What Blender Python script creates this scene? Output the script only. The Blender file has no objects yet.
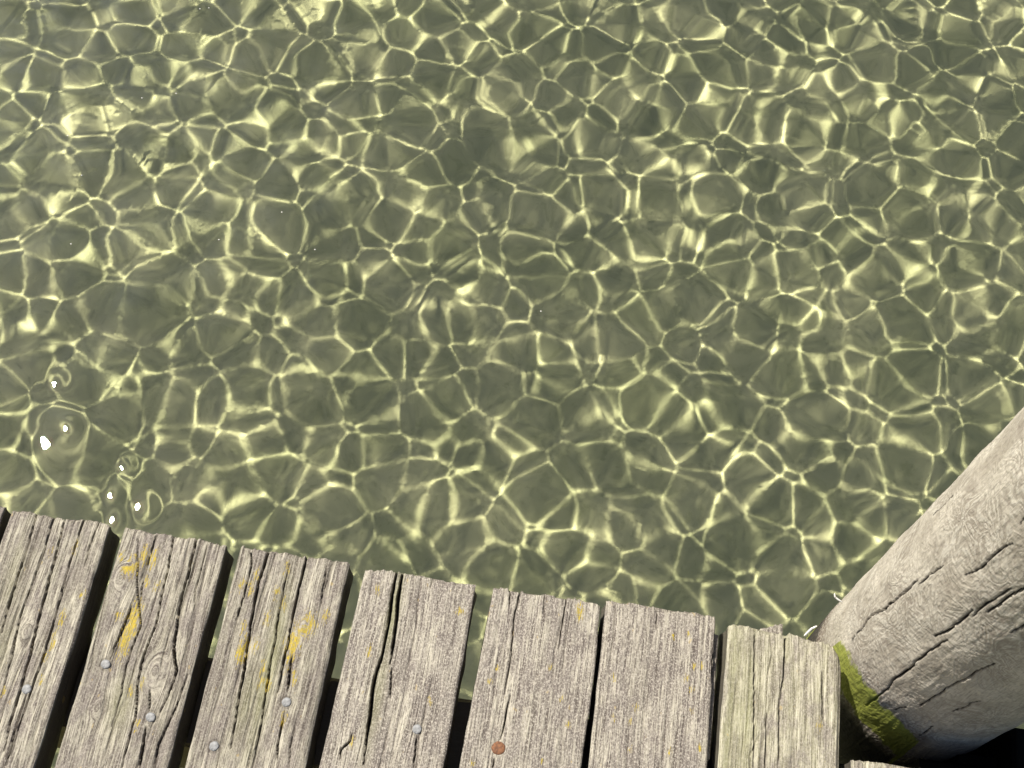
import bpy, math, numpy as np
from mathutils import Matrix, Vector

sc = bpy.context.scene
COL = sc.collection
rng = np.random.default_rng(5)
PI = math.pi

# ------------------------------------------------------------------ camera
ROT = np.array([[0.9878213956092933, -0.1546974558120048, 0.016660958609900238],
                [0.14509604707488863, 0.8772248530893956, -0.45762833636645583],
                [0.056178532374472845, 0.4544725011346464, 0.8889874679727882]])
FPX, HC = 1287.5, 1.4
cd = bpy.data.cameras.new('camera')
cam = bpy.data.objects.new('camera', cd)
COL.objects.link(cam)
mw = Matrix(ROT.tolist()).to_4x4()
mw.translation = (0, 0, HC)
cam.matrix_world = mw
cd.sensor_width = 36
cd.lens = FPX / 1024 * 36
cd.clip_start = .02
cd.clip_end = 500
sc.camera = cam


def ray(u, v):
    d = ROT @ np.array([u - 512, -(v - 384), -FPX])
    return d[:2] / (-d[2])          # horizontal travel per metre of drop


def deck(u, v, z=0.):
    """measured point on the deck -> metres"""
    return ray(u, v) * (HC - z)


# ------------------------------------------------------------------ helpers
def tag(o, label=None, cat=None, group=None, kind=None):
    if label: o['label'] = label
    if cat: o['category'] = cat
    if group: o['group'] = group
    if kind: o['kind'] = kind
    return o


def empty(name, loc):
    o = bpy.data.objects.new(name, None)
    COL.objects.link(o)
    o.location = loc
    return o


def mesh_obj(name, co, quads, mat, parent=None, ngons=(), smooth=True, loc=(0, 0, 0)):
    me = bpy.data.meshes.new(name)
    co = np.asarray(co, np.float32)
    q = np.asarray(quads, np.int32).reshape(-1, 4)
    loops = [q.ravel()]
    starts = [np.arange(0, q.size, 4, dtype=np.int32)]
    n = q.size
    for g in ngons:
        loops.append(np.asarray(g, np.int32))
        starts.append(np.array([n], np.int32))
        n += len(g)
    loops = np.concatenate(loops)
    starts = np.concatenate(starts)
    me.vertices.add(len(co))
    me.vertices.foreach_set('co', co.ravel())
    me.loops.add(len(loops))
    me.loops.foreach_set('vertex_index', loops)
    me.polygons.add(len(starts))
    me.polygons.foreach_set('loop_start', starts)
    sm = np.ones(len(starts), bool) if smooth else np.zeros(len(starts), bool)
    if ngons: sm[-len(ngons):] = False
    me.polygons.foreach_set('use_smooth', sm)
    me.update(calc_edges=True)
    me.materials.append(mat)
    o = bpy.data.objects.new(name, me)
    COL.objects.link(o)
    o.location = loc
    if parent: o.parent = parent
    return o


def grid_quads(h, w, wrap=False):
    i = np.arange(h * w).reshape(h, w)
    if wrap:
        j = np.roll(i, -1, axis=1)
        return np.stack([i[:-1], j[:-1], j[1:], i[1:]], -1).reshape(-1, 4)
    return np.stack([i[:-1, :-1], i[:-1, 1:], i[1:, 1:], i[1:, :-1]], -1).reshape(-1, 4)


def axis(a, b, step, far, n=14):
    core = np.arange(a, b + step / 2, step)
    g = np.geomspace(step * 2, far, n)
    return np.concatenate([(a - np.cumsum(g))[::-1], core, core[-1] + np.cumsum(g)])


def vnoise(x, y, seed=0):
    """smooth value noise in -1..1, unit cell"""
    xi = np.floor(x).astype(np.int64); yi = np.floor(y).astype(np.int64)
    fx = x - xi; fy = y - yi
    fx = fx * fx * (3 - 2 * fx); fy = fy * fy * (3 - 2 * fy)

    def h(a, b):
        n = (a * 374761393 + b * 668265263 + seed * 1442695041) & 0xffffffff
        n = ((n ^ (n >> 13)) * 1274126177) & 0xffffffff
        n = (n ^ (n >> 16)) & 0xffff
        return n / 32767.5 - 1
    a = h(xi, yi) * (1 - fx) + h(xi + 1, yi) * fx
    b = h(xi, yi + 1) * (1 - fx) + h(xi + 1, yi + 1) * fx
    return a * (1 - fy) + b * fy


def fbm(x, y, seed=0, octv=3):
    s = 0; a = 1.; t = 0
    for o in range(octv):
        s = s + a * vnoise(x * 2 ** o, y * 2 ** o, seed + o * 17); t += a; a *= .5
    return s / t


def seg_dist(x, y, pts):
    """distance to a polyline and 0..1 position along it"""
    best = np.full(x.shape, 1e9); par = np.zeros(x.shape)
    L = [0.]
    for a, b in zip(pts[:-1], pts[1:]): L.append(L[-1] + math.hypot(b[0] - a[0], b[1] - a[1]))
    for i, (a, b) in enumerate(zip(pts[:-1], pts[1:])):
        dx, dy = b[0] - a[0], b[1] - a[1]
        t = np.clip(((x - a[0]) * dx + (y - a[1]) * dy) / (dx * dx + dy * dy), 0, 1)
        d = np.hypot(x - a[0] - t * dx, y - a[1] - t * dy)
        m = d < best
        best = np.where(m, d, best)
        par = np.where(m, (L[i] + t * (L[i + 1] - L[i])) / L[-1], par)
    return best, par


# ------------------------------------------------------------------ materials
class NT:
    def __init__(s, name):
        s.m = bpy.data.materials.new(name); s.m.use_nodes = True
        s.t = s.m.node_tree; s.t.nodes.clear()
        s.out = s.t.nodes.new('ShaderNodeOutputMaterial')

    def n(s, kind, inp=None, **kw):
        x = s.t.nodes.new('ShaderNode' + kind)
        for k, v in kw.items(): setattr(x, k, v)
        for k, v in (inp or {}).items():
            s.set(x.inputs[k], v)
        return x

    def set(s, sock, v):
        if isinstance(v, bpy.types.NodeSocket): s.t.links.new(v, sock)
        else: sock.default_value = v

    def noise(s, vec, scale, detail=3, rough=.55, dist=0.):
        return s.n('TexNoise', {'Vector': vec, 'Scale': scale, 'Detail': detail, 'Roughness': rough, 'Distortion': dist}).outputs['Fac']

    def mapping(s, vec, sx, sy, sz, loc=(0, 0, 0)):
        return s.n('Mapping', {'Vector': vec, 'Scale': (sx, sy, sz), 'Location': loc}).outputs[0]

    def ramp(s, f, a, b, lo=0., hi=1.):
        r = s.n('MapRange', {'Value': f, 'From Min': a, 'From Max': b, 'To Min': lo, 'To Max': hi}, interpolation_type='SMOOTHSTEP')
        return r.outputs[0]

    def mix(s, f, a, b, mode='MIX'):
        x = s.t.nodes.new('ShaderNodeMix'); x.data_type = 'RGBA'; x.blend_type = mode
        s.set(x.inputs[0], f); s.set(x.inputs[6], a); s.set(x.inputs[7], b)
        return x.outputs[2]

    def math(s, op, a, b=0., c=0., clamp=False):
        x = s.n('Math', operation=op, use_clamp=clamp)
        s.set(x.inputs[0], a); s.set(x.inputs[1], b)
        if op in ('MULTIPLY_ADD',): s.set(x.inputs[2], c)
        return x.outputs[0]

    def bump(s, h, strength, dist, normal=None):
        x = s.n('Bump', {'Height': h, 'Strength': strength, 'Distance': dist})
        if normal is not None: s.set(x.inputs['Normal'], normal)
        return x.outputs[0]

    def bsdf(s, **kw):
        x = s.n('BsdfPrincipled')
        for k, v in kw.items(): s.set(x.inputs[k.replace('_', ' ')], v)
        s.t.links.new(x.outputs[0], s.out.inputs[0])
        return s.m


def rgb(r, g, b): return (r, g, b, 1)


def wood_material(name, dark, mid, pale, speckle, green, seed):
    """weathered board; UV follows the grain, 'wear' holds lichen / green / dirt / pale scuff masks"""
    N = NT(name)
    uv = N.n('UVMap').outputs[0]
    at = N.n('Attribute', attribute_name='wear_shade')
    sep = N.n('SeparateColor', {'Color': at.outputs['Color']})
    lich, grn, dirt_shade = sep.outputs[0], sep.outputs[1], sep.outputs[2]
    ob = N.n('TexCoord').outputs['Object']
    off = (seed * 3.1, seed * 1.7, seed)
    fib = N.noise(N.mapping(uv, 950, 34, 1, off), 1, 4, .6)
    fib2 = N.noise(N.mapping(uv, 330, 9, 1, off), 1, 3, .6)
    band = N.noise(N.mapping(uv, 95, 2.2, 1, off), 1, 2, .5)
    patch = N.noise(N.mapping(ob, 46, 22, 30, off), 1, 5, .7)
    grit = N.noise(N.mapping(ob, 620, 430, 600, off), 1, 4, .7)
    cr = N.n('TexVoronoi', {'Vector': N.mapping(ob, 420, 260, 400, off), 'Scale': 1.0, 'Randomness': 1.0}).outputs['Distance']
    f = N.math('ADD', N.math('MULTIPLY', fib, .55), N.math('MULTIPLY', fib2, .45))
    c = N.mix(N.ramp(f, .42, .60), mid, pale)
    c = N.mix(N.ramp(band, .40, .62, 0, .6), c, mid)
    c = N.mix(N.ramp(patch, .42, .60, 0, .8), c, rgb(.175, .148, .130))
    c = N.mix(N.ramp(fib, .50, .36, 0, .75), c, dark)
    c = N.mix(N.ramp(fib2, .46, .34, 0, .85), c, dark)
    # crust of grey lichen specks
    s1 = N.math('MULTIPLY', N.ramp(grit, .50, .60), speckle)
    c = N.mix(s1, c, rgb(.46, .415, .35))
    s2 = N.math('MULTIPLY', N.ramp(grit, .43, .34), min(1, speckle * .9 + .1))
    c = N.mix(s2, c, rgb(.10, .082, .072))
    s3 = N.math('MULTIPLY', N.ramp(cr, .22, .10), speckle * .6)
    c = N.mix(s3, c, rgb(.50, .46, .40))
    # faint green bloom
    g0 = N.math('ADD', N.ramp(N.noise(N.mapping(uv, 60, 5, 1, off), 1, 3), .46, .70, 0, green), grn, clamp=True)
    c = N.mix(N.math('MULTIPLY', g0, .55), c, rgb(.25, .255, .10))
    # dirt in the cracks, plus the shade painted onto the board sides
    c = N.mix(N.math('MULTIPLY', dirt_shade, .85), c, rgb(.045, .035, .028))
    # yellow lichen, broken up along the fibres
    lf = N.math('MULTIPLY_ADD', N.noise(N.mapping(uv, 620, 90, 1, off), 1, 5, .75), 5.0, -2.5)
    lm = N.ramp(N.math('ADD', lich, lf), .42, .62)
    lm = N.math('MULTIPLY', lm, N.ramp(lich, .04, .2))
    c = N.mix(lm, c, N.mix(N.ramp(grit, .4, .6), rgb(.44, .32, .025), rgb(.30, .24, .07)))
    sp = N.noise(N.mapping(ob, 120, 70, 100, off), 1, 2)
    c = N.mix(N.math('MULTIPLY', N.ramp(sp, .70, .745), .25), c, rgb(.58, .40, .10))
    nb = N.bump(fib, .75, .0011)
    nb = N.bump(fib2, .8, .0022, nb)
    nb = N.bump(grit, min(1, .35 + speckle), .0010, nb)
    return N.bsdf(Base_Color=c, Roughness=.86, Normal=nb)


DARK, MID, PALE = rgb(.075, .058, .047), rgb(.190, .170, .132), rgb(.50, .458, .36)
W_FURROW = [wood_material('weathered_wood_furrowed', DARK, MID, PALE, .42, .12, 1 + i) for i in range(2)]
W_SPECK = [wood_material('weathered_wood_speckled', DARK, rgb(.205, .178, .150), PALE, .78, .05, 4 + i) for i in range(2)]
W_GREEN = wood_material('weathered_wood_greenish', rgb(.13, .115, .075), rgb(.29, .27, .185), rgb(.60, .56, .43), .50, .32, 7)



def pile_material():
    N = NT('weathered_pile_wood')
    uv = N.n('UVMap').outputs[0]
    at = N.n('Attribute', attribute_name='wear_shade')
    sep = N.n('SeparateColor', {'Color': at.outputs['Color']})
    alg, dirt_shade, low = sep.outputs[0], sep.outputs[1], sep.outputs[2]
    a = N.noise(N.mapping(uv, 21, 15, 1), 1, 3, .5, 1.3)
    curl = N.math('SINE', N.math('MULTIPLY', a, 62.))
    b = N.noise(N.mapping(uv, 33, 24, 1, (4, 2, 0)), 1, 3, .5, 1.0)
    curl2 = N.math('SINE', N.math('MULTIPLY', b, 48.))
    amp = N.ramp(N.noise(N.mapping(uv, 14, 10, 1, (9, 1, 0)), 1, 2), .38, .62)
    patch = N.noise(N.mapping(uv, 26, 15, 1, (2, 7, 0)), 1, 4, .6)
    fib = N.noise(N.mapping(uv, 700, 60, 1), 1, 4, .6)
    grit = N.noise(N.mapping(uv, 520, 420, 1), 1, 4, .7)
    c = N.mix(N.ramp(patch, .35, .65), rgb(.37, .328, .27), rgb(.56, .51, .43))
    c = N.mix(N.math('MULTIPLY', N.ramp(curl, .35, .95), N.math('MULTIPLY', amp, .60)), c, rgb(.62, .58, .505))
    c = N.mix(N.math('MULTIPLY', N.ramp(curl, -.4, -1.), N.math('MULTIPLY', amp, .5)), c, rgb(.25, .215, .18))
    c = N.mix(N.math('MULTIPLY', N.ramp(curl2, .5, 1.), .30), c, rgb(.24, .20, .165))
    c = N.mix(N.ramp(fib, .52, .34, 0, .45), c, rgb(.20, .165, .14))
    c = N.mix(N.ramp(grit, .60, .72, 0, .3), c, rgb(.66, .62, .54))
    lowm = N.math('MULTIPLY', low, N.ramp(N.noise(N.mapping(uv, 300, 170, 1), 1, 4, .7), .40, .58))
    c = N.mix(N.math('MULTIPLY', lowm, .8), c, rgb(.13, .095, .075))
    c = N.mix(N.math('MULTIPLY', dirt_shade, .98), c, rgb(.012, .009, .007))  # crack dirt, and painted shade on the lower pile
    am = N.ramp(N.math('ADD', alg, N.math('MULTIPLY_ADD', N.noise(N.mapping(uv, 160, 120, 1), 1, 5, .7), .8, -.4)), .38, .62)
    ac = N.mix(N.noise(N.mapping(uv, 190, 70, 1), 1, 4), rgb(.19, .235, .016), rgb(.38, .395, .06))
    ac = N.mix(N.ramp(N.noise(N.mapping(uv, 420, 420, 1), 1, 3), .5, .7, 0, .6), ac, rgb(.15, .19, .012))
    c = N.mix(N.math('MULTIPLY', am, .93), c, ac)
    nb = N.bump(curl, .25, .0007)
    nb = N.bump(patch, .5, .005, nb)
    nb = N.bump(fib, .5, .0012, nb)
    nb = N.bump(grit, .35, .0010, nb)
    return N.bsdf(Base_Color=c, Roughness=.83, Normal=nb)


def simple_wood(name, col):
    N = NT(name)
    ob = N.n('TexCoord').outputs['Object']
    f = N.noise(N.mapping(ob, 30, 300, 300), 1, 4, .6)
    g = N.noise(N.mapping(ob, 40, 40, 40), 1, 3)
    c = N.mix(f, tuple(v * .55 for v in col[:3]) + (1,), col)
    c = N.mix(N.ramp(g, .5, .7, 0, .5), c, tuple(v * .8 for v in col[:3]) + (1,))
    return N.bsdf(Base_Color=c, Roughness=.9, Specular_IOR_Level=.15, Normal=N.bump(f, .6, .002))


def metal(name, a, b, metallic, rough):
    N = NT(name)
    ob = N.n('TexCoord').outputs['Object']
    f = N.noise(ob, 420, 4, .65)
    g = N.noise(ob, 900, 3, .6)
    c = N.mix(N.ramp(f, .4, .62), a, b)
    return N.bsdf(Base_Color=c, Metallic=metallic, Roughness=N.ramp(g, .3, .7, rough - .1, rough + .15), Normal=N.bump(f, .4, .0006))


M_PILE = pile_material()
M_BEAM = simple_wood('joist_wood', rgb(.20, .165, .12))
M_SHADEW = simple_wood('black_shade_wood', rgb(.007, .0065, .0055))  # near-black colour stands in for the deep shade around the pile foot
M_NAIL = metal('galvanised_steel', rgb(.17, .17, .17), rgb(.29, .29, .29), .0, .6)
M_RUST = metal('rusty_iron', rgb(.10, .042, .02), rgb(.22, .095, .042), .0, .8)


def thread_material():
    N = NT('white_thread_fibre')
    ob = N.n('TexCoord').outputs['Object']
    return N.bsdf(Base_Color=N.mix(N.noise(ob, 300, 2), rgb(.72, .68, .62), rgb(.86, .84, .80)), Roughness=.6)


M_THREAD = thread_material()


def water_material():
    N = NT('lake_water')
    g = N.n('BsdfGlass', {'Color': rgb(1, 1, 1), 'Roughness': 0., 'IOR': 1.33})
    N.t.links.new(g.outputs[0], N.out.inputs[0])
    return N.m


def bed_material():
    N = NT('silty_lake_bed')
    ob = N.n('TexCoord').outputs['Object']
    a = N.noise(ob, 5.5, 4, .6)
    b = N.noise(ob, 46, 5, .65)
    c = N.mix(N.ramp(a, .35, .68), rgb(.50, .518, .262), rgb(.67, .665, .352))
    c = N.mix(N.ramp(b, .50, .70, 0, .32), c, rgb(.27, .30, .13))
    h = N.noise(ob, 60, 5, .6)
    d = N.n('BsdfDiffuse', {'Color': c, 'Normal': N.bump(h, .25, .004)})
    N.t.links.new(d.outputs[0], N.out.inputs[0])
    return N.m


# ------------------------------------------------------------------ water
ZW, DEPTH = -.6, 1.4
SUN_AZ, SUN_EL = math.radians(152), math.radians(57)
xs = axis(-2.5, 1.6, .0042, 8)
ys = axis(.0, 3.4, .0042, 8)
xs = np.unique(np.round(np.concatenate([xs[(xs < -.90) | (xs > -.54)], np.arange(-.90, -.539, .002)]), 5))
ys = np.unique(np.round(np.concatenate([ys[(ys < .60) | (ys > .92)], np.arange(.60, .921, .002)]), 5))
WX, WY = np.meshgrid(xs, ys)


def ripples(X, Y):
    """height of a rippled surface of broad troughs meeting in narrow crests.
    (crest network = cells of a power diagram, smoothed; heights by Legendre transform)"""
    c, al, T1, a = .079, .55, .00011, .495
    x0, y0 = -3.4, -1.0
    nx, ny = int(6.6 / c), int(6.2 / c)
    J, I = np.mgrid[0:ny, 0:nx]
    SX = x0 + (I + .5 * (J % 2) + rng.uniform(-.47, .47, I.shape)) * c
    SY = y0 + (J * .9 + rng.uniform(-.47, .47, I.shape)) * c
    Wt = rng.uniform(-1, 1, I.shape) * .26 * c * c
    B = -(SX ** 2 + SY ** 2) / 2 + Wt
    xf = X.ravel(); yf = Y.ravel(); H = np.zeros(len(xf))
    ins = (xf > -3.0) & (xf < 2.2) & (yf > -.6) & (yf < 4.0)
    idx = np.nonzero(ins)[0]
    offs = [(dj, di) for dj in (-2, -1, 0, 1, 2) for di in (-2, -1, 0, 1, 2)]
    CH = 30000
    for k in range(0, len(idx), CH):
        sel = idx[k:k + CH]
        px = xf[sel]; py = yf[sel]
        jj = np.clip(np.round((py - y0) / (.9 * c)).astype(int), 2, ny - 3)
        ii = np.clip(np.round((px - x0) / c - .25).astype(int), 2, nx - 3)
        sx = np.stack([SX[jj + p, ii + q] for p, q in offs])
        sy = np.stack([SY[jj + p, ii + q] for p, q in offs])
        bb = np.stack([B[jj + p, ii + q] for p, q in offs]) + sx * px + sy * py
        rx = sx - px; ry = sy - py
        du = np.zeros_like(px); dv = np.zeros_like(px)
        for T in (.003, .0015, .0009, .0006, .0004, T1, T1, T1, T1):
            for it in range(3):
                e = (du * sx + dv * sy + bb) / T
                e -= e.max(0); w = np.exp(e); w /= w.sum(0)
                mx = (w * rx).sum(0); my = (w * ry).sum(0)
                gx = al * du + (1 - al) * mx; gy = al * dv + (1 - al) * my
                cxx = (w * rx * rx).sum(0) - mx * mx
                cxy = (w * rx * ry).sum(0) - mx * my
                cyy = (w * ry * ry).sum(0) - my * my
                f = (1 - al) / T
                a11 = al + f * cxx; a12 = f * cxy; a22 = al + f * cyy
                det = a11 * a22 - a12 * a12
                tx = (a22 * gx - a12 * gy) / det; ty = (a11 * gy - a12 * gx) / det
                lim = np.minimum(1, .006 / (np.hypot(tx, ty) + 1e-12))
                du -= tx * lim; dv -= ty * lim
        e = (du * sx + dv * sy + bb) / T1
        m = e.max(0)
        ls = T1 * (m + np.log(np.exp(e - m).sum(0)))
        yx = px + du; yy = py + dv
        H[sel] = (px * yx + py * yy - al * (yx * yx + yy * yy) / 2 - (1 - al) * ls - (px * px + py * py) / 2) / a
    H[idx] -= H[idx].mean()
    return H.reshape(X.shape)


WZ = ripples(WX, WY)
for i in range(60):
    lam = math.exp(rng.uniform(math.log(.10), math.log(.7)))
    k = 2 * PI / lam; th = rng.uniform(0, PI * 2); ph = rng.uniform(0, 6.28)
    s = .0100 * math.sqrt(2 / 60) * (lam / .15) ** .35
    WZ += s / k * np.sin(k * (WX * math.cos(th) + WY * math.sin(th)) + ph)
# steeper little wavelets beside the dock, shaped to throw sun glints at the camera
SD = np.array([math.cos(SUN_AZ) * math.cos(SUN_EL), math.sin(SUN_AZ) * math.cos(SUN_EL), math.sin(SUN_EL)])
for (u, v, sg, q_, e_) in [(48, 441, .025, 2.1, 1.35), (66, 429, .009, 2.1, 1.35), (38, 389, .010, 2.1, 1.35), (54, 384, .010, 2.1, 1.35),
                           (122, 468, .010, 2.1, 1.3), (138, 507, .013, 2.1, 1.3), (110, 495, .009, 1.9, 1.5), (112, 520, .011, 1.8, 1.5)]:
    p = ray(u, v) * (HC - ZW)
    vw = np.array([-p[0], -p[1], HC - ZW]); hf = vw / np.linalg.norm(vw) + SD
    gr = -hf[:2] / hf[2]
    win = np.exp(-(((WX - p[0]) ** 2 + (WY - p[1]) ** 2) / (q_ * sg) ** 2) ** e_)
    j, i = np.searchsorted(ys, p[1]), np.searchsorted(xs, p[0])
    WZ = WZ * (1 - win) + win * (WZ[j, i] + gr[0] * (WX - p[0]) + gr[1] * (WY - p[1]))
fade = np.clip(1 - np.maximum(np.abs(WX + .45) - 2.05, np.abs(WY - 1.7) - 1.7) / .35, 0, 1)
WZ *= fade * fade * (3 - 2 * fade)
water = mesh_obj('water', np.stack([WX, WY, WZ + ZW], -1).reshape(-1, 3), grid_quads(*WX.shape), water_material())
tag(water, kind='structure')
water.cycles.is_caustics_caster = True

gx = axis(-2.4, 2.4, .02, 12, 12)
BX, BY = np.meshgrid(gx, gx + 1.9)
BZ = .03 * fbm(BX * 1.3, BY * 1.3, 3, 2) + .013 * vnoise(BX * 8 + 1.5 * vnoise(BX * 3, BY * 3, 8), BY * 9, 4) + .002 * vnoise(BX * 19, BY * 17, 6)
bed = mesh_obj('lake_bed', np.stack([BX, BY, BZ + ZW - DEPTH], -1).reshape(-1, 3), grid_quads(*BX.shape), bed_material())
tag(bed, kind='structure')
bed.cycles.is_caustics_receiver = True

# ------------------------------------------------------------------ dock
dock = empty('wooden_dock', (0, 0, 0))
tag(dock, 'weathered grey timber dock of uneven planks above the clear water', 'dock')

THICK = .052


def zpt(sc_, ox, oy, pts):
    return [tuple(deck(ox + x / sc_, oy + y / sc_)) for x, y in pts]


Z1 = lambda *p: zpt(2.764, 0, 490, p)
Z2 = lambda *p: zpt(2.764, 300, 490, p)
ZA = lambda *p: zpt(373 / 130, 0, 500, p)
ZB = lambda *p: zpt(403 / 130, 110, 520, p)
ZC = lambda *p: zpt(438 / 130, 230, 540, p)
ZD = lambda *p: zpt(517 / 140, 340, 560, p)
ZE = lambda *p: zpt(613 / 150, 460, 580, p)
ZF = lambda *p: zpt(647 / 150, 580, 590, p)
ZG = lambda *p: zpt(729 / 150, 700, 610, p)


def make_plank(left, right, yend, mat, seed, cracks=(), lichens=(), greens=(), knots=(), nails=(), label=None, hair=7,
               chip=(.003, .004), ridge=1.0, ystart=-1.0, dense=.165, jag=.0022):
    """left/right: functions y -> x of the edges.  cracks: (polyline, half width, depth)"""
    r = np.random.default_rng(seed)
    W = right(.3) - left(.3)
    du = .0009
    nt = int(W / du)
    tt = np.linspace(0, 1, nt)
    vs = np.concatenate([-np.geomspace(.0016, .35, 30)[::-1].cumsum() * 0, []])
    dense_v = np.arange(dense, yend - .004, .0015)
    fine_end = np.linspace(yend - .004, yend, 6)[0:]
    coarse = dense - np.cumsum(np.geomspace(.003, .14, 22))
    coarse = coarse[coarse > ystart]
    v = np.concatenate([coarse[::-1], dense_v, fine_end])
    v = np.unique(np.round(v, 6))
    V, Tt = np.meshgrid(v, tt, indexing='ij')
    cxl = left(V) + .0004 * vnoise(V * 60, V * 0 + seed, 5) + .0005 * vnoise(V * 14, V * 0 + seed, 6)
    cxr = right(V) + .0004 * vnoise(V * 70, V * 0 + seed + 40, 7) + .0005 * vnoise(V * 15, V * 0 + seed, 8)
    X = cxl + Tt * (cxr - cxl)
    # grain coordinate flowing round knots
    gcoord = X.copy()
    gcoord += .0035 * vnoise(X * 9, V * 5, seed + 3) + .0012 * vnoise(X * 30, V * 16, seed + 9)
    kn = np.zeros_like(X)
    for (kx, ky, R) in knots:
        a = X - kx; b = (V - ky) / 1.9
        rr = np.hypot(a, b)
        gcoord -= a * R * R / (rr * rr + .55 * R * R) * .9
        ins = np.clip(1.25 - rr / R, 0, 1); ins = ins * ins * (3 - 2 * ins)
        gcoord = gcoord * (1 - ins) + (kx + rr * 1.5) * ins
        kn = np.maximum(kn, ins)
    z = np.zeros_like(X)
    rid = fbm(gcoord * 420, V * 7, seed, 2)
    rid2 = fbm(gcoord * 160, V * 2.5, seed + 5, 2)
    z += ridge * (.0003 * rid + .00035 * rid2)
    # narrow furrows between rings
    fur = fbm(gcoord * 260, V * 3.4, seed + 11, 2)
    z -= ridge * .0011 * np.clip((fur - .38) / .2, 0, 1)
    z += .0005 * fbm(X * 330, V * 240, seed + 2, 2)
    z += .0012 * vnoise(X * 22, V * 9, seed + 4)
    z += .0015 * kn
    dirt_shade = np.clip((fur - .42) / .25, 0, 1) * .55 * ridge
    crk = list(cracks)
    for i in range(hair):
        cx = left(.3) + W * r.uniform(.06, .94); y0 = r.uniform(.12, yend - .05); ln = r.uniform(.04, .16)
        y1 = min(y0 + ln, yend + .002)
        crk.append(([(cx, y0), (cx + r.normal(0, .0018), (y0 + y1) / 2), (cx + r.normal(0, .003), y1)], .00045, .0016))
    Xw = X + .00035 * vnoise(V * 120, X * 0, seed + 21) + .0010 * vnoise(V * 30, X * 0, seed + 22)
    for pts, hw, dep in crk:
        xa = min(p[0] for p in pts) - .01; xb = max(p[0] for p in pts) + .01
        if xb < X.min() or xa > X.max(): continue
        sub = (X > xa) & (X < xb)
        d, par = seg_dist(Xw[sub], V[sub], pts); hw = hw * .85
        # taper only at ends that do not run out of the board
        tp = np.ones_like(par)
        lo = par if pts[0][1] < yend - .008 else 1.
        hi = (1 - par) if pts[-1][1] > .175 and pts[-1][1] < yend - .008 else 1.
        tp = np.clip(np.minimum(lo, hi) * 5, .2, 1) * (1 + .28 * vnoise(V[sub] * 28, V[sub] * 0, seed + 31))
        ww = np.maximum(hw * tp, .00085)
        cut = np.clip(1.25 - (d / ww) ** 2, 0, 1)
        z[sub] = np.minimum(z[sub], z[sub] - dep * tp * np.clip(cut, 0, 1))
        dirt_shade[sub] = np.maximum(dirt_shade[sub], np.clip(1.5 * cut, 0, 1) * min(1, dep / .005))
        # raised, rounded lips of the crack
        z[sub] -= .0003 * np.exp(-(d / (ww * 3)) ** 2)
    lich = np.zeros_like(X)
    for (lx, ly, rx, ry, s) in lichens:
        big = 1.35 if s > .85 else .95
        q = ((X - lx) / (rx * big)) ** 2 + ((V - ly) / (ry * big)) ** 2
        lich = np.maximum(lich, .78 * s * np.exp(-q * .8))
    grn = np.zeros_like(X)
    for (lx, ly, rx, ry, s) in greens:
        q = ((X - lx) / rx) ** 2 + ((V - ly) / ry) ** 2
        grn = np.maximum(grn, s * np.exp(-q))
    # worn front end: ragged fibres and rounded arris
    de = yend - V
    rag = jag * fbm(gcoord * 330, X * 0, seed + 51, 2) + jag * .9 * vnoise(gcoord * 60, X * 0, seed + 52)
    fall = np.clip(1 - de / .03, 0, 1) ** 2
    Yp = V + rag * fall
    z -= .0022 * np.clip(1 - de / .003, 0, 1) ** 2
    z -= .0006 * np.clip(1 - de / .010, 0, 1)
    # rough, furrowed end
    z -= np.clip(fbm(gcoord * 300, X * 0, seed + 53, 2), 0, 1) * .0025 * np.clip(1 - de / .010, 0, 1)
    # rounded long arrises
    ca, cb = chip
    eL = (X - cxl); eR = (cxr - X)
    wL = ca * (1 + .5 * vnoise(V * 20, V * 0, seed + 61)); wR = cb * (1 + .5 * vnoise(V * 18, V * 0, seed + 62))
    z -= wL * .55 * np.clip(1 - eL / wL, 0, 1) ** 2.2
    z -= wR * .55 * np.clip(1 - eR / wR, 0, 1) ** 2.2
    for (nx_, ny_) in [n[:2] for n in nails]:
        d = np.hypot(X - nx_, V - ny_)
        z -= .0012 * np.clip(1.5 - d / .006, 0, 1)
        dirt_shade = np.maximum(dirt_shade, np.clip(1 - np.abs(d - .0065) / .0012, 0, 1) * .7)
    # ring: top row, right side down, bottom, left side up
    ns = 7
    sd = np.linspace(0, 1, ns + 1)[1:]
    nV = len(v)
    topL, topR = z[:, 0], z[:, -1]
    rows_x = [X]; rows_y = [Yp]; rows_z = [z]; g = [gcoord]; dd = [dirt_shade]; ll = [lich]; gg = [grn]
    sx_ = cxr[:, -1:] - .0015 * np.sin(sd * 6)[None, :] + .0010 * vnoise(v[:, None] * 50, sd[None, :] * 5, seed + 71)
    rows_x.append(sx_); rows_y.append(np.repeat(Yp[:, -1:], ns, 1))
    rows_z.append(topR[:, None] * (1 - sd) + -THICK * sd)
    lx_ = cxl[:, :1] + .0015 * np.sin(sd[::-1] * 6)[None, :] + .0010 * vnoise(v[:, None] * 50, sd[None, ::-1] * 5, seed + 72)
    sdr = sd[::-1]
    rows_x.append(lx_); rows_y.append(np.repeat(Yp[:, :1], ns, 1))
    rows_z.append(topL[:, None] * (1 - sdr) + -THICK * sdr)
    PX = np.concatenate(rows_x, 1); PY = np.concatenate(rows_y, 1); PZ = np.concatenate(rows_z, 1)
    h, w = PX.shape
    quads = grid_quads(h, w, True)
    quads = quads[:, ::-1]
    ng = [list(range(w))[::1], list((h - 1) * w + np.arange(w))[::-1]]
    # outward winding: ring runs left->right on top; flip so normals point out
    quads = quads[:, ::-1]
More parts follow.
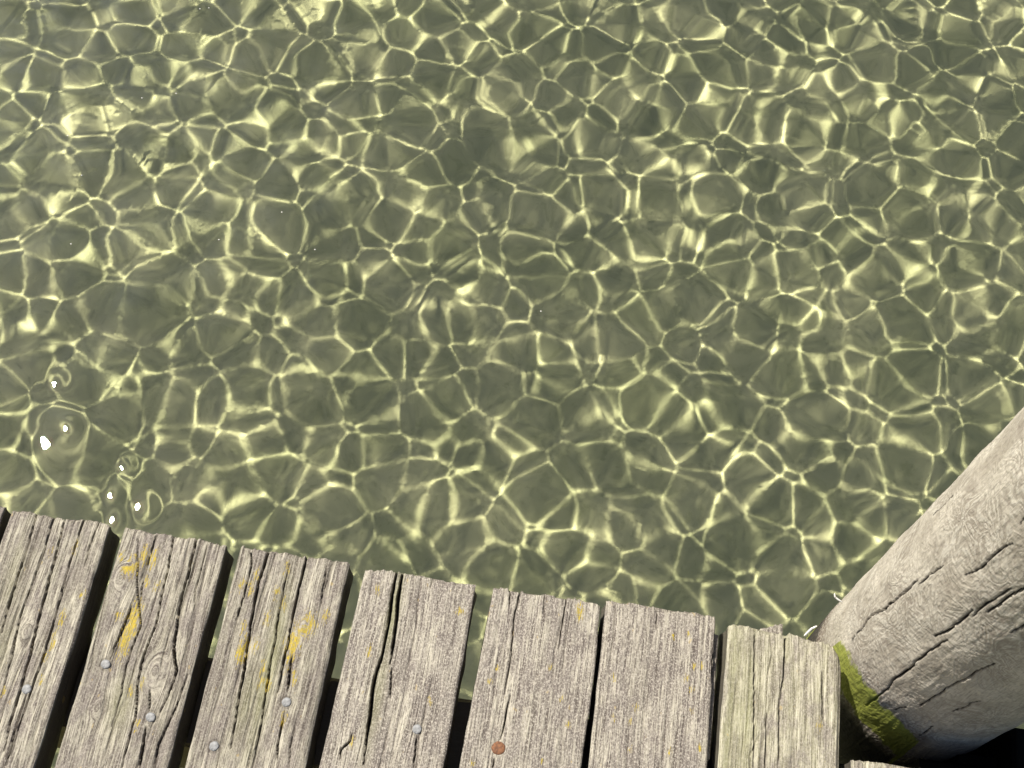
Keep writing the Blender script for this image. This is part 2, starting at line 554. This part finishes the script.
    o = mesh_obj('plank', np.stack([PX, PY, PZ], -1).reshape(-1, 3), quads, mat, dock, ngons=[ng[0][::-1], ng[1][::-1]])
    G = np.concatenate([gcoord, sx_ * 0 + cxr[:, -1:] + sd[None] * THICK, lx_ * 0 + cxl[:, :1] - sdr[None] * THICK], 1)
    me = o.data
    vi = np.empty(len(me.loops), np.int32); me.loops.foreach_get('vertex_index', vi)
    uvl = me.uv_layers.new(name='UVMap')
    uv = np.stack([G.ravel(), PY.ravel()], -1)[vi]
    uvl.data.foreach_set('uv', uv.astype(np.float32).ravel())
    att = me.color_attributes.new('wear_shade', 'FLOAT_COLOR', 'POINT')
    pad = lambda a, side: np.concatenate([a, np.full((h, ns), side), np.full((h, ns), side)], 1)
    ca_ = np.stack([pad(lich, 0).ravel(), pad(grn, .35).ravel(), pad(dirt_shade, .92).ravel(), np.ones(h * w)], -1)  # side faces painted nearly black for the shade in the gaps
    att.data.foreach_set('color', ca_.astype(np.float32).ravel())
    if label: o['label'] = label
    for n in nails:
        make_nail(n, o)
    return o


def make_nail(n, parent):
    x, y, rad, m, name = n
    prof = [(0, .0012), (.45, .00115), (.8, .0008), (.97, .0002), (1.0, -.0006), (.98, -.0025)]
    segs = 22
    co = [(0, 0, prof[0][1])]
    for (pr, pz) in prof[1:]:
        for k in range(segs):
            a = 2 * PI * k / segs
            wob = 1 + .035 * math.sin(a * 2 + x * 300) + .02 * math.sin(a * 5 + y * 500)
            co.append((rad * pr * wob * math.cos(a), rad * pr * wob * math.sin(a), pz + .00025 * math.sin(a + x * 90)))
    q = []
    for j in range(len(prof) - 2):
        for k in range(segs):
            a = 1 + j * segs + k; b = 1 + j * segs + (k + 1) % segs
            q.append((a, a + segs, b + segs, b))
    tris = [(0, 1 + k, 1 + (k + 1) % segs) for k in range(segs)]
    o = mesh_obj(name, co, q, m, parent, ngons=tris, loc=(x, y, -.0004))
    for p in o.data.polygons: p.use_smooth = True
    return o


def lin(p0, p1):
    (x0, y0), (x1, y1) = p0, p1
    return lambda y: x0 + (np.clip(y, .1, .6) - y0) * (x1 - x0) / (y1 - y0)


YE = .4625
nail = lambda u, v, r=.0052, m=None, nm='nail': (*deck(u, v), r, m or M_NAIL, nm)
L_ = lambda pts, rx, ry, s: [(x, y, rx, ry, s) for x, y in pts]

make_plank(lambda y: -.70 + 0 * y, lambda y: -.5735 + 0 * y, .4655, W_FURROW[1], 10, hair=9)
make_plank(lambda y: -.5640 + .0 * y, lin(deck(110, 526), deck(34, 768)), YE + .001, W_FURROW[0], 11,
           cracks=[(ZA((104, 36), (85, 110), (38, 260), (4, 380)), .0011, .010),
                   (ZA((186, 42), (165, 130), (125, 290), (75, 480), (10, 720)), .0012, .011),
                   (ZA((238, 55), (190, 210), (150, 370), (95, 530), (30, 730)), .0009, .008),
                   (ZA((152, 48), (120, 160), (60, 330), (5, 560)), .0006, .005),
                   (ZA((280, 66), (255, 130), (240, 190)), .0005, .004),
                   (ZA((75, 560), (50, 640), (15, 760)), .0009, .007)],
           lichens=L_(ZA((175, 345)), .003, .011, .8) + L_(ZA((150, 410)), .0028, .012, .7) + L_(ZA((215, 135)), .003, .010, .6)
           + L_(ZA((130, 455), (118, 515), (238, 270), (10, 550), (145, 150)), .003, .006, .6),
           greens=[(-.53, .30, .014, .05, .4), (-.535, .38, .012, .05, .3)],
           knots=[(*deck(26, 632), .006)], nails=[nail(26.5, 689)], hair=9)
make_plank(lin(deck(124, 528), deck(54, 768)), lin(deck(228, 542), deck(167, 768)), YE, W_FURROW[1], 12,
           cracks=[(ZB((268, 60), (238, 180), (208, 300), (200, 400), (206, 465), (190, 520), (152, 596)), .0013, .012),
                   (ZB((198, 45), (175, 170), (140, 330), (95, 450), (84, 520), (78, 610), (38, 765)), .0010, .009),
                   (ZB((66, 265), (30, 360), (0, 430)), .0009, .008),
                   (ZB((85, 60), (84, 200), (95, 330), (50, 450), (32, 540), (5, 640)), .0006, .005),
                   (ZB((122, 525), (120, 590)), .0007, .006),
                   (ZB((112, 640), (92, 768)), .0013, .010),
                   (ZB((240, 480), (210, 560), (150, 700), (140, 768)), .0008, .006),
                   (ZB((140, 50), (105, 170), (90, 270)), .0005, .004),
                   (ZB((300, 80), (265, 220), (262, 290)), .0005, .003)],
           lichens=L_(ZB((70, 315), (52, 355)), .0045, .016, 1.15) + L_(ZB((66, 145)), .0055, .008, 1.) + L_(ZB((105, 110), (133, 118)), .003, .008, .95)
           + L_(ZB((25, 295), (112, 190), (145, 205)), .004, .006, .7) + L_(ZB((65, 525), (97, 512), (85, 635), (36, 115)), .003, .007, .75),
           greens=[(*deck(120, 705), .014, .03, .5)],
           knots=[(*deck(155, 672), .0125), (*deck(121, 577), .010), (*deck(97, 708), .006)],
           nails=[nail(105.5, 664), nail(150.5, 717)], hair=10, chip=(.003, .006))
make_plank(lin(deck(240, 550), deck(185, 768)), lin(deck(350, 562), deck(305, 768)), YE + .001, W_FURROW[0], 13,
           cracks=[(ZC((130, 40), (95, 150), (68, 280), (52, 420), (30, 540), (3, 700)), .0013, .012),
                   (ZC((258, 55), (225, 190), (200, 300), (180, 420), (162, 510)), .0012, .011),
                   (ZC((200, 80), (165, 230), (140, 400), (110, 590), (75, 768)), .0009, .008),
                   (ZC((72, 40), (72, 90), (48, 180), (18, 270)), .0009, .006),
                   (ZC((325, 90), (305, 210)), .0006, .004),
                   (ZC((210, 380), (195, 510)), .0012, .006),
                   (ZC((185, 575), (162, 680), (160, 740)), .0009, .007),
                   (ZC((225, 600), (205, 690), (200, 768)), .0005, .003)],
           lichens=L_(ZC((262, 285)), .006, .009, .95) + L_(ZC((212, 350)), .0055, .015, 1.) + L_(ZC((42, 375)), .004, .010, 1.1)
           + L_(ZC((110, 430), (85, 355), (45, 300), (130, 480), (180, 215), (125, 265), (40, 150), (88, 118), (72, 162), (155, 180), (325, 255), (190, 100), (105, 475), (215, 465), (180, 600)), .0035, .009, .68),
           greens=[(*deck(270, 665), .010, .09, .8), (*deck(248, 700), .010, .05, .5)],
           knots=[(*deck(302.5, 627), .005)], nails=[nail(286.5, 702), nail(214, 746)], hair=9, chip=(.003, .006), label='plank streaked with yellow lichen')
make_plank(lin(deck(365.5, 568), deck(319, 768)), lin(deck(476, 586), deck(444, 768)), YE - .001, W_SPECK[0], 14,
           cracks=[(ZD((208, 40), (190, 170), (158, 330), (128, 450), (105, 600), (88, 755)), .0017, .016),
                   (ZD((228, 55), (212, 190), (183, 385)), .0020, .016),
                   (ZD((192, 400), (188, 510)), .0008, .006),
                   (ZD((45, 640), (35, 670), (5, 700), (0, 735)), .0009, .006),
                   (ZD((283, 650), (272, 768)), .0007, .006),
                   (ZD((340, 65), (335, 100)), .0005, .004)],
           lichens=L_(ZD((440, 190)), .005, .004, .8) + L_(ZD((332, 515), (110, 335), (140, 110), (42, 675)), .003, .007, .65),
           greens=[(*deck(394, 610), .006, .05, .9), (*deck(378, 690), .008, .07, .5)],
           nails=[nail(417, 729)], hair=4, ridge=.7, chip=(.003, .004), label='plank split open at its water end')
_l5 = lin(deck(493.5, 587), deck(459.5, 768))
make_plank(_l5, lambda y: np.interp(y, [.24, .28, .34, .40, .46], [.1085, .1125, .1145, .1150, .1135]), YE, W_SPECK[1], 15,
           cracks=[(ZE((246, 40), (225, 140), (212, 300), (183, 465)), .0007, .006),
                   (ZE((205, 470), (180, 590), (163, 650)), .0010, .008),
                   (ZE((435, 75), (420, 180), (405, 280)), .0007, .005),
                   (ZE((205, 40), (203, 100)), .0006, .005), (ZE((345, 65), (343, 140)), .0005, .003),
                   (ZE((143, 730), (138, 768)), .0009, .007)],
           lichens=L_(ZE((490, 130)), .003, .006, .95) + L_(ZE((122, 415), (415, 487), (370, 355), (155, 355), (445, 590), (50, 745), (335, 740), (20, 120)), .0028, .004, .62),
           nails=[nail(498.5, 748, .0075, M_RUST, 'rusty_bolt_head')], hair=3, ridge=.45, chip=(.004, .003))
make_plank(lambda y: np.interp(y, [.25, .30, .46], [.1215, .1208, .1190]), lin(deck(715.5, 615), deck(707, 768)), YE + .006, W_SPECK[0], 16,
           cracks=[(ZF((573, 250), (572, 400)), .0006, .005), (ZF((335, 80), (330, 170)), .0005, .003)],
           lichens=L_(ZF((245, 508)), .0020, .005, .84) + L_(ZF((402, 200), (465, 190), (528, 325), (492, 330)), .0020, .004, .80)
           + L_(ZF((458, 380), (482, 430), (482, 515), (215, 572), (148, 548), (515, 680), (388, 700), (218, 690), (588, 395), (145, 380)), .0025, .005, .60),
           hair=2, ridge=.5, chip=(.005, .003), jag=.003)
p7 = make_plank(lin(deck(728, 628), deck(718, 768)),
                lambda y: np.interp(y, [.30, .43, .445, .455, .4625], [.3900, .3895, .3865, .380, .372]), YE - .002, W_GREEN, 17,
                cracks=[(ZG((414, 140), (412, 300), (395, 430)), .0010, .009), (ZG((265, 130), (268, 400), (262, 768)), .0007, .006),
                        (ZG((388, 430), (383, 768)), .0006, .005), (ZG((325, 500), (320, 768)), .0005, .004),
                        (ZG((595, 300), (603, 560)), .0005, .004)],
                lichens=L_(ZG((580, 560)), .003, .008, .6),
                greens=[(*deck(745, 720), .016, .12, .5), (*deck(735, 680), .008, .15, .4)],
                hair=8, ridge=1.0, chip=(.004, .008), jag=.0035, label='paler greenish plank next to the pile')
make_plank(lambda y: .4020 + 0 * y, lambda y: .4900 + 0 * y, .333, W_GREEN, 18, hair=5, dense=.24)
make_plank(lambda y: .4980 + 0 * y, lambda y: .600 + 0 * y, .333, M_SHADEW, 19, hair=5, dense=.24)
make_plank(lambda y: .608 + 0 * y, lambda y: .725 + 0 * y, .338, M_SHADEW, 20, hair=5, dense=.24)


def splinter(name, x0, x1, y0, y1fn, z0, z1, mat, parent, seed):
    """torn layer of wood: a small ragged slab"""
    nx_, ny_ = max(6, int((x1 - x0) / .0008)), max(8, int(abs(y1fn(.5) - y0) / .0012))
    a, b = np.meshgrid(np.linspace(0, 1, nx_), np.linspace(0, 1, ny_))
    X = x0 + (x1 - x0) * a
    Y = y0 + (y1fn(a) - y0) * b
    Y = Y + .0012 * vnoise(X * 700, X * 0, seed) * b
    Zt = z1 + .0012 * fbm(X * 500, Y * 40, seed + 1) - .002 * b ** 6 - .0015 * a ** 8
    Zb = np.full_like(Zt, z0)
    n = X.size
    co = np.concatenate([np.stack([X, Y, Zt], -1).reshape(-1, 3), np.stack([X, Y, Zb], -1).reshape(-1, 3)])
    q = grid_quads(ny_, nx_)
    i = np.arange(n).reshape(ny_, nx_)
    rim = np.concatenate([i[0, :], i[1:, -1], i[-1, -2::-1], i[-2:0:-1, 0]])
    nr = np.roll(rim, -1)
    side = np.stack([rim, rim + n, nr + n, nr], -1)
    o = mesh_obj(name, co, np.concatenate([q, q[:, ::-1] + n, side]), mat, parent)
    me = o.data
    vi = np.empty(len(me.loops), np.int32); me.loops.foreach_get('vertex_index', vi)
    me.uv_layers.new(name='UVMap').data.foreach_set('uv', co[vi][:, :2].astype(np.float32).ravel())
    att = me.color_attributes.new('wear_shade', 'FLOAT_COLOR', 'POINT')
    cc = np.zeros((2 * n, 4)); cc[:, 3] = 1; cc[:, 2] = .1
    att.data.foreach_set('color', cc.astype(np.float32).ravel())
    return o


splinter('splinter', .283, .3235, .440, lambda a: .4605 + .0175 * a, -.040, -.012, W_SPECK[1], p7, 5)
p6 = [o for o in dock.children if o.name.startswith('plank')][6]
splinter('splinter', .2460, .2510, .312, lambda a: .452 + 0 * a, -.030, -.010, W_SPECK[0], p6, 6)


def beam(x0, x1, y0, y1, z0, z1, name='joist_or_filler', mat=None):
    nx_ = 60
    r_ = .004
    prof = [(y0 + r_, z1), (y1 - r_, z1), (y1, z1 - r_), (y1, z0 + r_), (y1 - r_, z0), (y0 + r_, z0), (y0, z0 + r_), (y0, z1 - r_)]
    X = np.linspace(x0, x1, nx_)
    co = [(x, y + .001 * math.sin(x * 40 + i), z + .0012 * math.sin(x * 31 + 2 * i) - .0012) for x in X for i, (y, z) in enumerate(prof)]
    m = len(prof)
    q = grid_quads(nx_, m, True)
    return mesh_obj(name, co, q, mat or M_BEAM, dock, ngons=[list(range(m)), list((nx_ - 1) * m + np.arange(m))[::-1]], smooth=False)


beam(-1.0, .392, .245, .345, -.20, -THICK - .001)
beam(-1.0, .608, -.75, -.65, -.20, -THICK - .001)
beam(.394, .505, .268, .350, -.24, -.088, mat=M_SHADEW)  # this black beam and the next are added to fill the gap with shade
beam(.507, .597, .268, .3705, -.24, -.090, mat=M_SHADEW)
beam(.552, .597, .3725, .384, -.24, -.090, 'shade_filler', M_SHADEW)  # black block added to cover a lit sliver of water
beam(.394, .597, .20, .262, -.20, -THICK - .001, mat=M_SHADEW)
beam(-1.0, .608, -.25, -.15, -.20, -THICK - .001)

bm_ = beam(-.70, .412, -.045, .045, -.20, -THICK - .001, 'shade_filler_bar', M_SHADEW)  # black bar added so the gap beside the pile looks shaded
bm_.rotation_euler = (0, 0, PI / 2); bm_.location = (.645, .0, 0)

# ------------------------------------------------------------------ pile
PC, PR = np.array([.5095, .4860]), .1135


def on_pile(u, v):
    d = ray(u, v)
    A = d @ d; B = -2 * d @ PC; C = PC @ PC - PR * PR
    D = max(B * B - 4 * A * C, 0)
    s = (-B - D ** .5) / (2 * A)
    P = d * s
    return math.atan2(P[1] - PC[1], P[0] - PC[0]) % (2 * PI), HC - s


def P1(*pts): return [on_pile(790 + x / 3.69, 560 + y / 3.69) for x, y in pts]


TS = 4.0   # angular range densely meshed
th = np.concatenate([np.arange(2.30, 5.5, .0011 / PR), np.linspace(5.52, 2.28 + 2 * PI, 60)])
zz = np.concatenate([np.linspace(-2.3, -.16, 40), np.arange(-.15, .62, .0015), np.linspace(.63, .95, 30)])
ZZ, TH = np.meshgrid(zz, th, indexing='ij')
arc = TH * PR
rad = PR + .0016 * fbm(TH * 2.2, ZZ * 5, 91, 3) + .0012 * vnoise(arc * 45, ZZ * 28, 92)
rad += .00045 * fbm(arc * 300, ZZ * 30, 93, 2) + .0004 * fbm(arc * 400, ZZ * 400, 94, 2)
rad *= 1 - .018 * ZZ
dirt_shade = np.zeros_like(rad)
warp = arc + .0010 * vnoise(ZZ * 60, ZZ * 0, 95) + .0006 * vnoise(ZZ * 180, ZZ * 0, 96)
pc = [(P1((465, 75), (400, 135), (350, 180), (300, 205), (240, 275)), .0009, .007),
      (P1((670, 185), (620, 230), (570, 265), (530, 285)), .0013, .010),
      (P1((740, 150), (700, 185), (670, 210)), .0010, .007),
      (P1((930, 80), (864, 105), (800, 140), (725, 200)), .0016, .012),
      (P1((580, 295), (510, 335), (430, 410), (380, 445), (350, 485), (280, 540)), .0015, .012),
      (P1((750, 385), (700, 410), (620, 450), (560, 490), (480, 540)), .0010, .008),
      (P1((930, 205), (864, 245), (815, 275)), .0010, .008),
      (P1((560, 20), (500, 60), (470, 90)), .0005, .003),
      (P1((820, -60), (760, -30), (700, 30), (640, 60)), .0005, .003),
      (P1((700, 520), (640, 545), (600, 560)), .0005, .003)]
for i in range(7):
    t0 = rng.uniform(2.4, 5.2); z0 = rng.uniform(-.05, .5); l = rng.uniform(.02, .07)
    pc.append(([(t0, z0), (t0 + rng.normal(0, .02), z0 + l)], .00045, .002))
for pts, hw, dep in pc:
    pp = [(a * PR, b) for a, b in pts]; hw = hw * .46; dep = dep * .8
    d, par = seg_dist(warp, ZZ, pp)
    tp = np.clip(np.minimum(par, 1 - par) * 4, .15, 1) * (1 + .25 * vnoise(ZZ * 40, ZZ * 0, 97))
    ww = np.maximum(hw * 1.25 * tp, .0009)
    cut = np.clip(1.25 - (d / ww) ** 2, 0, 1)
    rad -= dep * tp * cut
    rad -= .0002 * np.exp(-(d / (ww * 4)) ** 2)
    dirt_shade = np.maximum(dirt_shade, np.clip(1.5 * cut, 0, 1))
# algae line: fades upward from the level shaded by the dock
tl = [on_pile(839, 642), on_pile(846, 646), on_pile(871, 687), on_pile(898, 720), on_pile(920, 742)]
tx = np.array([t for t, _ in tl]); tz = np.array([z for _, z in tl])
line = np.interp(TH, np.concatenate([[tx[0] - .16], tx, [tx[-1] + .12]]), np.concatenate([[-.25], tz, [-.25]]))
dirt_shade = np.maximum(dirt_shade, np.clip(-(ZZ - np.maximum(line, -.06) + .075) / .03, 0, 1))  # blackens the pile below the algae: the dock's shade put into the colour
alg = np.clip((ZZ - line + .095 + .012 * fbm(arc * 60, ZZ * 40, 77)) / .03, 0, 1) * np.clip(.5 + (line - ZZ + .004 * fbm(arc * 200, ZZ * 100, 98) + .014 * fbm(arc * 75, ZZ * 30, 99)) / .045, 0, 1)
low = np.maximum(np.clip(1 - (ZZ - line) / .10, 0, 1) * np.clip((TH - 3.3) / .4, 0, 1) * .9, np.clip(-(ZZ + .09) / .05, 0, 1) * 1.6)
CX = PC[0] + rad * np.cos(TH); CY = PC[1] + rad * np.sin(TH)
h, w = CX.shape
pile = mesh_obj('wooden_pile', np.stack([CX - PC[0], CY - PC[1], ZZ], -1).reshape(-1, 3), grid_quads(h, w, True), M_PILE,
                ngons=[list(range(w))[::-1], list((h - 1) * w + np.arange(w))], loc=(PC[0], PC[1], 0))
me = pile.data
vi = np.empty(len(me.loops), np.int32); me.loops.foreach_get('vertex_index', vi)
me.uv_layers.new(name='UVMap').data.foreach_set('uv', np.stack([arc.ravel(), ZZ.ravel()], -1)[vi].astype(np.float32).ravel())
att = me.color_attributes.new('wear_shade', 'FLOAT_COLOR', 'POINT')
att.data.foreach_set('color', np.stack([alg.ravel(), dirt_shade.ravel(), low.ravel(), np.ones(h * w)], -1).astype(np.float32).ravel())
tag(pile, 'thick round grey mooring pile with dark cracks and green algae', 'pile')


def tube(name, pts, r, mat, parent=None, loc=(0, 0, 0), segs=8):
    pts = [Vector(p) for p in pts]
    co = []
    for i, p in enumerate(pts):
        t = (pts[min(i + 1, len(pts) - 1)] - pts[max(i - 1, 0)]).normalized()
        a = t.orthogonal().normalized(); b = t.cross(a)
        rr = r * (1 - .6 * abs(2 * i / (len(pts) - 1) - 1) ** 3)
        for k in range(segs):
            an = 2 * PI * k / segs
            co.append(tuple(p + a * (rr * math.cos(an)) + b * (rr * math.sin(an))))
    n = len(pts)
    return mesh_obj(name, co, grid_quads(n, segs, True), mat, parent,
                    ngons=[list(range(segs))[::-1], list((n - 1) * segs + np.arange(segs))], loc=loc)


def curve_pts(px, z, n=14):
    """smooth chain through picked points"""
    P = [np.append(ray(u, v) * (HC - zz_), zz_) for (u, v), zz_ in zip(px, z)]
    out = []
    for i in range(n):
        t = i / (n - 1) * (len(P) - 1); k = min(int(t), len(P) - 2); f = t - k
        p0, p1, p2, p3 = P[max(k - 1, 0)], P[k], P[k + 1], P[min(k + 2, len(P) - 1)]
        out.append(.5 * ((2 * p1) + (-p0 + p2) * f + (2 * p0 - 5 * p1 + 4 * p2 - p3) * f * f + (-p0 + 3 * p1 - 3 * p2 + p3) * f ** 3))
    return out


def place(pts):
    c = np.mean(pts, 0)
    return [tuple(p - c) for p in pts], tuple(c)


pts, c = place(curve_pts([(834.5, 593.5), (835.2, 597), (838, 599.5), (842, 602)], [.075, .072, .07, .068]))
tag(tube('thread', pts, .0011, M_THREAD, loc=c), 'short curled white thread stuck to the left side of the pile', 'thread')
pts = curve_pts([(804, 636), (808, 632), (812, 628.5), (817, 626)], [-.004, .001, .006, .010])
tube('splinter', [tuple(p - np.array([PC[0], PC[1], 0])) for p in pts], .0013, M_THREAD, parent=pile)

# ------------------------------------------------------------------ specks floating on the water
def speck(u, v, r, label):
    p = ray(u, v) * (HC - ZW)
    i = np.searchsorted(xs, p[0]); j = np.searchsorted(ys, p[1])
    z = ZW + WZ[j, i] + r * .25
    n, m = 5, 8
    co = [(0, 0, r * .55)]
    for a in range(1, n):
        ph = PI * a / n
        for k in range(m):
            an = 2 * PI * k / m
            q = r * (1 + .2 * math.sin(3 * an + u))
            co.append((q * math.sin(ph) * math.cos(an), q * .8 * math.sin(ph) * math.sin(an), r * .55 * math.cos(ph)))
    co.append((0, 0, -r * .55))
    q = [(1 + a * m + k, 1 + (a + 1) * m + k, 1 + (a + 1) * m + (k + 1) % m, 1 + a * m + (k + 1) % m) for a in range(n - 2) for k in range(m)]
    tr = [(0, 1 + k, 1 + (k + 1) % m) for k in range(m)]
    b = 1 + (n - 2) * m; e = len(co) - 1
    tr += [(e, b + (k + 1) % m, b + k) for k in range(m)]
    o = mesh_obj('floating_speck', co, q, M_THREAD, ngons=tr, loc=(p[0], p[1], z))
    return tag(o, label, 'speck', 'tiny pale specks floating on the water')


for u, v in [(142, 98), (82, 176), (68, 136), (71, 244), (315, 250), (282, 213), (200, 9), (209, 8), (176, 93), (219, 240), (541, 311)]:
    speck(u, v, .0014, 'tiny pale speck floating on the rippled water')

# ------------------------------------------------------------------ light
L = bpy.data.lights.new('sun', 'SUN')
L.energy = 5.0
L.angle = math.radians(.53)
L.color = (1, .95, .845)
lo = bpy.data.objects.new('sun', L)
COL.objects.link(lo)
sd = Vector((math.cos(SUN_AZ) * math.cos(SUN_EL), math.sin(SUN_AZ) * math.cos(SUN_EL), math.sin(SUN_EL)))
lo.rotation_euler = sd.to_track_quat('Z', 'Y').to_euler()
lo.location = (-3, 2, 5)
L.cycles.is_caustics_light = True
wd = bpy.data.worlds.new('World')
sc.world = wd
wd.use_nodes = True
nt = wd.node_tree
bg = nt.nodes['Background']
sk = nt.nodes.new('ShaderNodeTexSky')
sk.sky_type = 'NISHITA'
sk.sun_disc = False
sk.sun_elevation = SUN_EL
sk.sun_rotation = math.atan2(sd.x, sd.y)
sk.dust_density = 2.0
# bright summer cloud low in the sky beyond the water
tc = nt.nodes.new('ShaderNodeTexCoord')
cn = nt.nodes.new('ShaderNodeTexNoise')
cn.inputs['Scale'].default_value = 2.6; cn.inputs['Detail'].default_value = 6; cn.inputs['Roughness'].default_value = .6
nt.links.new(tc.outputs['Generated'], cn.inputs['Vector'])
dp = nt.nodes.new('ShaderNodeVectorMath'); dp.operation = 'DOT_PRODUCT'
nt.links.new(tc.outputs['Generated'], dp.inputs[0]); dp.inputs[1].default_value = (-.58, .66, .48)
m1 = nt.nodes.new('ShaderNodeMapRange'); m1.interpolation_type = 'SMOOTHSTEP'
nt.links.new(dp.outputs['Value'], m1.inputs[0]); m1.inputs[1].default_value = .84; m1.inputs[2].default_value = 1.
m2 = nt.nodes.new('ShaderNodeMapRange'); m2.interpolation_type = 'SMOOTHSTEP'
nt.links.new(cn.outputs['Fac'], m2.inputs[0]); m2.inputs[1].default_value = .40; m2.inputs[2].default_value = .62
mm = nt.nodes.new('ShaderNodeMath'); mm.operation = 'MULTIPLY'
nt.links.new(m1.outputs[0], mm.inputs[0]); nt.links.new(m2.outputs[0], mm.inputs[1])
mx = nt.nodes.new('ShaderNodeMix'); mx.data_type = 'RGBA'
nt.links.new(mm.outputs[0], mx.inputs[0]); nt.links.new(sk.outputs[0], mx.inputs[6]); mx.inputs[7].default_value = (30, 31, 34, 1)
nt.links.new(mx.outputs[2], bg.inputs[0])
bg.inputs[1].default_value = .055

sc.view_settings.view_transform = 'Standard'
sc.view_settings.look = 'None'
sc.view_settings.exposure = .52
sc.view_settings.gamma = 1
sc.render.engine = 'CYCLES'
sc.cycles.use_denoising = True
sc.cycles.max_bounces = 8
sc.cycles.caustics_reflective = False
sc.cycles.caustics_refractive = True
